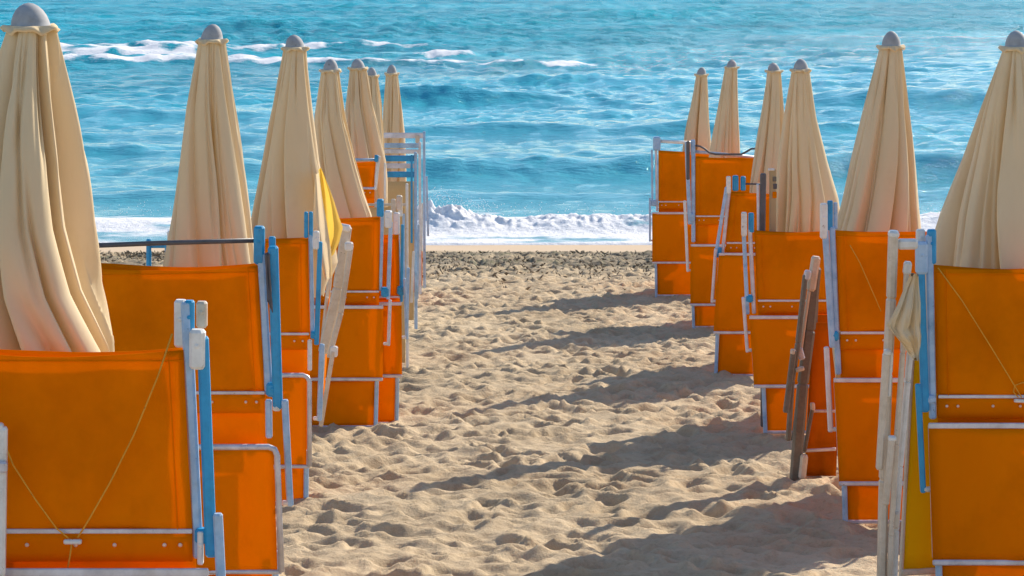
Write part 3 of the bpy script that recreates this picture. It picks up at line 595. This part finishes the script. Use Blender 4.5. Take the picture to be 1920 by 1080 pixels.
# bare frames standing one behind the other at the sea end of the left row
def bareframe(label, Y, xr, ytop, ybase, wpx, mat, rails, ocan=None, extra=(), width=.60):
    k = mpp(Y); root = empty('folded_sunbed', (at(xr, ybase, Y).x - width / 2, Y, gz(Y)), label, 'sunbed', 'bare topped sunbed frames at the far end of the left row')
    xl = xr - width / k
    for x in (xr, xl):
        mb = MB(); mb.bar(at(x, ytop - 3, Y), at(x + (1 if x == xr else -1) * 1, ybase, Y), wpx * k, .022); mb.build('side_tube', M[mat], root)
    for (y, th, mt) in rails:
        mb = MB(); mb.bar(at(xl, y, Y), at(xr, y, Y), th * k, .016, Vector((0, 1, 0))); mb.build('cross_rail', M[mt], root)
    if ocan:
        (y0, y1, mt) = ocan; mb = MB(); A = at(xl + 3, y0, Y + .02); B = at(xr - 3, y0, Y + .02); C = at(xr - 3, y1, Y + .02); D = at(xl + 3, y1, Y + .02)
        mb.sheet(A, B, C, D, 12, 12, .01, int(y0), .003); mb.build('canvas', M[mt], root, smooth=True, solid=.0016)
    for (nm, x0, y0, x1, y1, wp, mt, dy) in extra:
        mb = MB(); a = at(x0, y0, Y); b = at(x1, y1, Y); a.y += dy; b.y += dy; mb.bar(a, b, wp * k, max(.014, wp * k * .7)); mb.build(nm, M[mt], root)
    return root
bareframe('tallest white framed sunbed at the far left end, its top rail against the sea', YL[7] - .25, 795, 249, 540, 5, 'pale', [(254, 10, 'lilac')], (430, 536, 'orange'), [('arm_tube', 800, 330, 803, 442, 4, 'pale', -.03), ('corner_block', 783, 253, 783, 268, 8, 'cream', -.01)])
bareframe('white framed sunbed with two pale rails, second from the sea in the left row', YL[7] - 1.1, 787, 269, 552, 5, 'lilac', [(273, 9, 'pale'), (284, 8, 'lilac')], (440, 548, 'orange'), [('arm_tube', 792, 380, 791, 470, 3, 'white', -.03)])
bareframe('blue-shaded white framed sunbed with blue cross rails below the pale ones', YL[6] - .2, 779, 288, 622, 6, 'pale', [(297, 11, 'blue'), (311, 9, 'lilac'), (327, 11, 'blue')], (340, 600, 'tan'), [('inner_tube', 772, 290, 772, 455, 4, 'blue', -.02), ('arm_tube', 785, 420, 783, 560, 4, 'pale', -.03), ('leg_tube', 776, 470, 772, 566, 5, 'white', -.05)])
bareframe('pale framed sunbed with tan cloth behind the fourth left one', YL[5] - .4, 763, 347, 690, 5, 'white', [(384, 5, 'cream')], (388, 680, 'tan'), [('inner_tube', 757, 400, 758, 540, 5, 'pale', -.02), ('leg_tube', 766, 500, 763, 634, 6, 'pale', -.05), ('bracket', 738, 372, 738, 398, 9, 'cream', -.04), ('bracket', 751, 382, 752, 404, 8, 'white', -.06)])

# right row, near to far
r_, pq, *_ = sunbed('orange sunbed nearest on the right with a diagonal yellow cord, cut by the right edge', -1, YR['A'], (1754, 500, 1758, 742, 788),
    low=(1734, 790, 1742, 1040), foot=(1755, 1760, 1187), slope=-.0,
    tubes=[('side_tube', 1742, 440, 1749, 785, 15, 'pale', .0), ('arm_tube', 1723, 470, 1733, 770, 17, 'blue', -.02), ('leg_tube', 1717, 715, 1727, 918, 12, 'blue', -.045)],
    boxes=[('top_cap', 1738, 430, 1756, 495, 'blue', .004), ('bracket', 1714, 452, 1738, 512, 'pale', -.02), ('end_block', 1720, 432, 1738, 470, 'white', .035), ('joint', 1730, 740, 1754, 755, 'pale', -.01)], seed=7)
cordL(r_, pq, [(1756, 500), (1800, 560), (1850, 640), (1900, 722), (1912, 742)]); cordL(r_, pq, [(1930, 742), (1930, 726), (1915, 714), (1899, 720), (1897, 732), (1906, 742)])
mb = MB(); mb.bar(pq(1898, 748, -.03), pq(1940, 750, -.03), .014, .012, Vector((0, 0, 1))); mb.build('buckle', M['white'], r_)
r_, pq, *_ = sunbed('orange sunbed with faint cord and white foot tube, second nearest on the right', -1, YR['B'], (1568, 433, 1575, 623, 705),
    low=(1559, 707, 1569, 896), foot=(1580, 1583, 975),
    tubes=[('side_tube', 1560, 425, 1572, 702, 12, 'pale', .0), ('arm_tube', 1546, 430, 1560, 650, 13, 'pale', -.02), ('leg_tube', 1547, 647, 1555, 806, 11, 'lilac', -.045)],
    boxes=[('top_cap', 1551, 376, 1562, 432, 'blue', .004), ('top_cap', 1563, 380, 1571, 430, 'pale', .01), ('bracket', 1536, 380, 1551, 446, 'white', -.02), ('joint', 1553, 620, 1572, 638, 'blue', -.01)], seed=8)
cordL(r_, pq, [(1592, 458), (1610, 490), (1632, 540), (1650, 582)])
sunbed('wide orange sunbed with riveted strip beside the dark leaning frame, third on the right', -1, YR['C'], (1416, 433, 1421, 563, 589),
    low=(1403, 591, 1411, 717), foot=(1429, 1434, 808), slope=.0,
    tubes=[('side_tube', 1406, 430, 1414, 588, 8, 'lilac', .0), ('arm_tube', 1394, 438, 1401, 588, 8, 'pale', -.02), ('leg_tube', 1392, 555, 1400, 658, 7, 'lilac', -.045)],
    boxes=[('top_cap', 1403, 399, 1414, 436, 'blue', .004), ('bracket', 1389, 397, 1400, 442, 'white', -.02), ('joint', 1395, 552, 1412, 566, 'blue', -.01)], seed=9)
sunbed('leaning orange sunbed with twin blue caps on top, fourth on the right', -1, YR['D'], (1372, 361, 1362, 455, 472),
    low=(1346, 474, 1336, 618), foot=(1345, 1341, 702),
    tubes=[('side_tube', 1368, 352, 1353, 490, 7, 'lilac', .0), ('arm_tube', 1362, 350, 1341, 482, 7, 'pale', -.02), ('leg_tube', 1341, 464, 1334, 566, 6, 'lilac', -.045)],
    boxes=[('top_cap', 1373, 329, 1385, 358, 'blue', .004), ('top_cap', 1389, 331, 1399, 358, 'blue', .02), ('bracket', 1361, 330, 1370, 362, 'white', -.02), ('joint', 1342, 463, 1353, 482, 'blue', -.01)],
    rails=[('crossbar', [(1398, 345), (1432, 345)], 1.8, 'dark', .0)], seed=10)
sunbed('orange sunbed with the wavy dark bar on top, fifth on the right', -1, YR['E'], (1304, 294, 1304, 405, 455),
    low=(1294, 458, 1293, 567), foot=(1298, 1300, 612),
    tubes=[('side_tube', 1300, 290, 1300, 454, 8, 'pale', .0), ('arm_tube', 1287, 266, 1293, 420, 8, 'pale', -.02), ('leg_tube', 1283, 375, 1289, 508, 6, 'white', -.045)],
    boxes=[('top_cap', 1286, 264, 1293, 336, 'dark', -.03), ('top_cap', 1295, 262, 1304, 292, 'pale', .004), ('joint', 1290, 400, 1303, 415, 'pale', -.01)],
    rails=[('wavy_bar', [(1304, 273), (1312, 274), (1320, 278), (1330, 286), (1342, 289), (1390, 289), (1400, 284), (1408, 279), (1422, 278)], 1.9, 'dark', -.01), ('top_rail', [(1302, 285), (1360, 290), (1420, 296)], 3, 'lilac', .03)], seed=11)
sunbed('orange sunbed farthest on the right, standing against the surf', -1, YR['F'], (1235, 283, 1235, 378, 396),
    low=(1222, 398, 1222, 489), foot=(1229, 1230, 553),
    tubes=[('side_tube', 1230, 278, 1232, 396, 5, 'lilac', .0), ('arm_tube', 1222, 280, 1223, 385, 4, 'pale', -.02), ('leg_tube', 1218, 370, 1218, 452, 4, 'pale', -.045)],
    boxes=[('top_cap', 1224, 256, 1239, 282, 'pale', .004), ('joint', 1219, 374, 1232, 386, 'pale', -.01)],
    rails=[('top_rail', [(1238, 265), (1300, 268)], 3.2, 'white', .01)], seed=12)

for key, cb, low, foot, lab in [
    ('A', (1775, 510, 1779, 748, 795), (1760, 800, 1764, 1040), (1775, 1780, 1180), 'second orange sunbed standing behind the umbrella nearest on the right'),
    ('B', (1585, 442, 1592, 630, 712), (1580, 714, 1586, 890), (1595, 1598, 965), 'second orange sunbed standing behind the second umbrella on the right'),
    ('C', (1432, 441, 1436, 568, 595), (1424, 597, 1430, 712), (1440, 1445, 800), 'second orange sunbed standing behind the third umbrella on the right'),
    ('D', (1388, 368, 1380, 460, 478), (1362, 480, 1354, 612), (1356, 1352, 696), 'second orange sunbed standing behind the fourth umbrella on the right'),
    ('E', (1316, 301, 1316, 410, 460), (1308, 463, 1307, 560), (1310, 1311, 606), 'second orange sunbed standing behind the fifth umbrella on the right'),
    ('F', (1246, 289, 1246, 383, 400), (1236, 402, 1236, 485), (1240, 1241, 548), 'second orange sunbed standing behind the farthest umbrella on the right')]:
    sunbed(lab, -1, YR[key] + BK + .36, cb, low=low, foot=foot, tubes=[('side_tube', cb[0] - 3, cb[1], cb[2] - 3, cb[4], 6, 'pale', 0)], seed=ord(key))
# ---------------------------------------------------------------- leaning folded chairs seen edge-on
def edgechair(label, Y, bars, name='folded_chair', panels=(), cat='chair', basepx=None):
    b = at(*basepx, Y); k = mpp(Y)
    root = empty(name, (b.x, Y, gz(Y)), label, cat)
    for (nm, pts, wpx, mat, dy, dep) in bars:
        mb = MB(); P = [at(x, y, Y) for x, y in pts]
        for i, p in enumerate(P): p.y += dy
        for i in range(len(P) - 1):
            d = (P[i + 1] - P[i]).normalized(); mb.bar(P[i] - d * .003 * (i > 0), P[i + 1], wpx * k, dep)
        mb.build(nm, M[mat], root)
    for (nm, quad, mat, dy) in panels:
        mb = MB(); Q = [at(x, y, Y) for x, y in quad]
        for i, q in enumerate(Q): q.y += dy if isinstance(dy, (int, float)) else dy[i]
        mb.sheet(*Q, 10, 12, .006, int(quad[0][0]), .003); mb.build(nm, M[mat], root, smooth=True, solid=.002)
    return root
edgechair('cream framed folded chair leaning against the fourth left sunbed', YL[4] - .75, [
    ('back_post', [(650, 424), (634, 540), (606, 662)], 20, 'cream', .0, .035), ('rear_post', [(659, 458), (640, 585), (618, 668)], 10, 'cream', -.04, .022),
    ('rail_end', [(637, 424), (657, 428)], 13, 'white', -.02, .03), ('joint', [(655, 452), (655, 468)], 16, 'white', -.04, .03), ('joint', [(628, 646), (627, 666)], 14, 'white', -.05, .03),
    ('leg', [(626, 655), (603, 795)], 8, 'cream', -.06, .02), ('front_leg', [(612, 560), (597, 790)], 7, 'cream', .06, .02), ('far_post', [(615, 520), (600, 660)], 9, 'cream', .16, .03), ('foot_rail', [(600, 660), (628, 654)], 7, 'cream', .03, .02)], basepx=(603, 800),
    panels=[('fabric', [(618, 545), (612, 640), (602, 790), (606, 640)], 'orange', [.02, .12, .12, .02])])
edgechair('dark brown framed folded sunbed leaning with white plastic foot, beside the third right sunbed', basedist(905), [
    ('back_post', [(1529, 500), (1518, 620), (1505, 720), (1490, 905)], 21, 'brown', .0, .04), ('front_post', [(1508, 512), (1494, 640), (1483, 710), (1476, 822)], 10, 'brown', -.05, .025), ('far_post', [(1536, 560), (1530, 700), (1520, 840)], 9, 'brown', .12, .03), ('inner_post', [(1516, 545), (1500, 660)], 6, 'cream', -.02, .02),
    ('top_cap', [(1530, 480), (1520, 545)], 17, 'cream', -.01, .04), ('post_cap', [(1513, 504), (1510, 522)], 13, 'lilac', -.05, .03), ('arm', [(1484, 650), (1469, 766)], 11, 'brown', -.10, .02), ('arm_cap', [(1483, 648), (1482, 658)], 10, 'cream', -.10, .025),
    ('joint', [(1489, 690), (1505, 686)], 8, 'cream', -.06, .03), ('joint', [(1497, 650), (1503, 672)], 12, 'lilac', -.03, .02),
    ('rear_leg', [(1526, 765), (1510, 850)], 7, 'brown', .04, .02), ('leg_cap', [(1525, 758), (1526, 772)], 9, 'cream', .04, .025), ('rear_rail', [(1528, 776), (1570, 776)], 5, 'lilac', .07, .015), ('foot_rail', [(1512, 849), (1570, 846)], 6, 'lilac', .05, .015),
    ('plastic_foot', [(1507, 850), (1502, 895)], 14, 'cream', -.03, .04)], name='folded_sunbed', cat='sunbed', basepx=(1490, 905),
    panels=[('canvas', [(1528, 610), (1580, 610), (1572, 900), (1512, 900)], 'shadeorange', .09), ('rear_canvas', [(1534, 600), (1584, 600), (1576, 895), (1518, 895)], 'shadeorange', .15), ('dark_inner_sheet', [(1514, 600), (1526, 600), (1506, 830), (1486, 830)], 'dark', .06)])  # rear canvas added to cut backlight; dark sheet fills the gap between posts
edgechair('tall white and cream folded chair frame standing edge-on beside the yellow canvas', YR['A'] - .15, [
    ('back_post', [(1675, 435), (1671, 560), (1664, 700), (1657, 900), (1651, 1180)], 17, 'cream', .0, .045), ('front_post', [(1698, 490), (1690, 660), (1678, 830), (1668, 1000), (1662, 1180)], 9, 'cream', -.03, .03),
    ('rear_post', [(1716, 600), (1706, 720), (1692, 880), (1684, 1000), (1678, 1180)], 10, 'white', .05, .04),
    ('crossbar', [(1684, 459), (1722, 459)], 20, 'white', .02, .03), ('post_cap', [(1700, 488), (1697, 512)], 14, 'white', -.03, .035), ('post_cap', [(1676, 432), (1675, 446)], 19, 'white', .0, .05),
    ('arm', [(1656, 655), (1643, 872)], 13, 'cream', -.07, .03), ('arm_cap', [(1652, 654), (1664, 654)], 12, 'white', -.07, .03), ('leg', [(1664, 812), (1653, 935)], 12, 'cream', -.09, .03), ('leg_cap', [(1658, 812), (1672, 812)], 10, 'white', -.09, .03),
    ('inner_tube', [(1667, 655), (1662, 738)], 6, 'white', -.05, .02), ('joint', [(1681, 960), (1678, 990)], 12, 'cream', -.0, .03)], basepx=(1665, 1180))
b = edgechair('yellow canvas sunbed mostly hidden behind the nearest right orange sunbed', YR['A'] + .12, [
    ('side_tube', [(1712, 640), (1684, 1180)], 8, 'cream', .0, .02), ('side_tube', [(1800, 640), (1800, 1180)], 8, 'cream', .0, .02), ('foot_rail', [(1689, 1072), (1800, 1066)], 12, 'cream', -.012, .02)], name='folded_sunbed', cat='sunbed', basepx=(1740, 1180),
    panels=[('yellow_canvas', [(1716, 645), (1800, 645), (1800, 1066), (1691, 1066)], 'yellow', -.008)])
# bundled cloth hung over the white chair frame
def bundle():
    Y = YR['A'] - .26; P = at(1690, 590, Y); mb = MB(); n = 16
    o = None
    # folded bundle: a crumpled closed wedge
    rows = [(515, 1708, 1722), (540, 1697, 1724), (570, 1682, 1725), (600, 1668, 1726), (612, 1664, 1726), (625, 1672, 1726), (642, 1690, 1726), (662, 1704, 1724), (672, 1712, 1722)]
    vs = []; na = 56
    for j, (y, a, b) in enumerate(rows):
        pa, pb = at(a, y, Y), at(b, y, Y); c = (pa + pb) / 2; r = (pb.x - pa.x) / 2
        for i in range(na):
            t = 2 * math.pi * i / na; f = 1 + .35 * math.sin(7 * t + j * .35) + .2 * math.sin(15 * t - j * .4)
            vs.append((c.x + r * math.cos(t), Y + min(.05, r) * f * math.sin(t) + .012 * math.sin(j * 2.1), c.z + .006 * math.sin(3 * t + j)))
    fs = [(j * na + i, j * na + (i + 1) % na, (j + 1) * na + (i + 1) % na, (j + 1) * na + i) for j in range(len(rows) - 1) for i in range(na)] + [tuple(range(na)), tuple(reversed(range((len(rows) - 1) * na, len(rows) * na)))]
    mb.add(vs, fs); o = mb.build('cloth_bundle', M['beige'], smooth=True)
    tag(o, 'folded tan cloth bundle hanging between the white frame and nearest right sunbed', 'cloth')
bundle()
edgechair('white tubular chair frame just inside the left edge of the photo', YL[1] - .12, [
    ('front_post', [(5, 800), (1, 1080), (-4, 1560)], 18, 'white', .0, .025), ('rear_post', [(-40, 800), (-44, 1560)], 18, 'white', .0, .025), ('top_rail', [(-40, 800), (6, 800)], 14, 'white', .0, .025), ('clamp', [(5, 862), (5, 884)], 22, 'lilac', -.012, .02), ('lower_rail', [(-43, 1300), (0, 1300)], 14, 'white', .0, .025)], basepx=(-10, 1560))
# grey post with tag strip between the third and fourth right umbrellas
edgechair('grey post with slotted white strip between the third and fourth right sunbeds', YR['C'] + .10, [
    ('post', [(1431, 325), (1429, 470)], 11, 'dark', .0, .03), ('side_tube', [(1421, 345), (1423, 500)], 5, 'lilac', .0, .02), ('strip', [(1450, 318), (1450, 500)], 13, 'tan', .03, .02), ('strip_top', [(1440, 318), (1452, 318)], 4, 'white', .0, .02),
    ('slot', [(1453, 332), (1453, 341)], 7, 'brown', .018, .008), ('slot', [(1454, 345), (1454, 355)], 7, 'dark', .018, .008), ('slot', [(1453, 360), (1453, 372)], 8, 'orange', .018, .008), ('foot', [(1430, 470), (1430, 800)], 8, 'dark', .0, .03)], name='slotted_post', cat='post', basepx=(1430, 805))
# stub of a blue frame seen between the second umbrella and the dark crossbar
edgechair('blue tube frame standing left of the second left umbrella', YL[3] + .1, [
    ('upright', [(279, 448), (279, 940)], 9, 'blue', .0, .025), ('arm', [(279, 462), (330, 462)], 7, 'blue', .01, .02), ('rear_upright', [(330, 458), (330, 940)], 9, 'blue', .0, .025)], name='tube_frame', cat='frame', basepx=(300, 938))
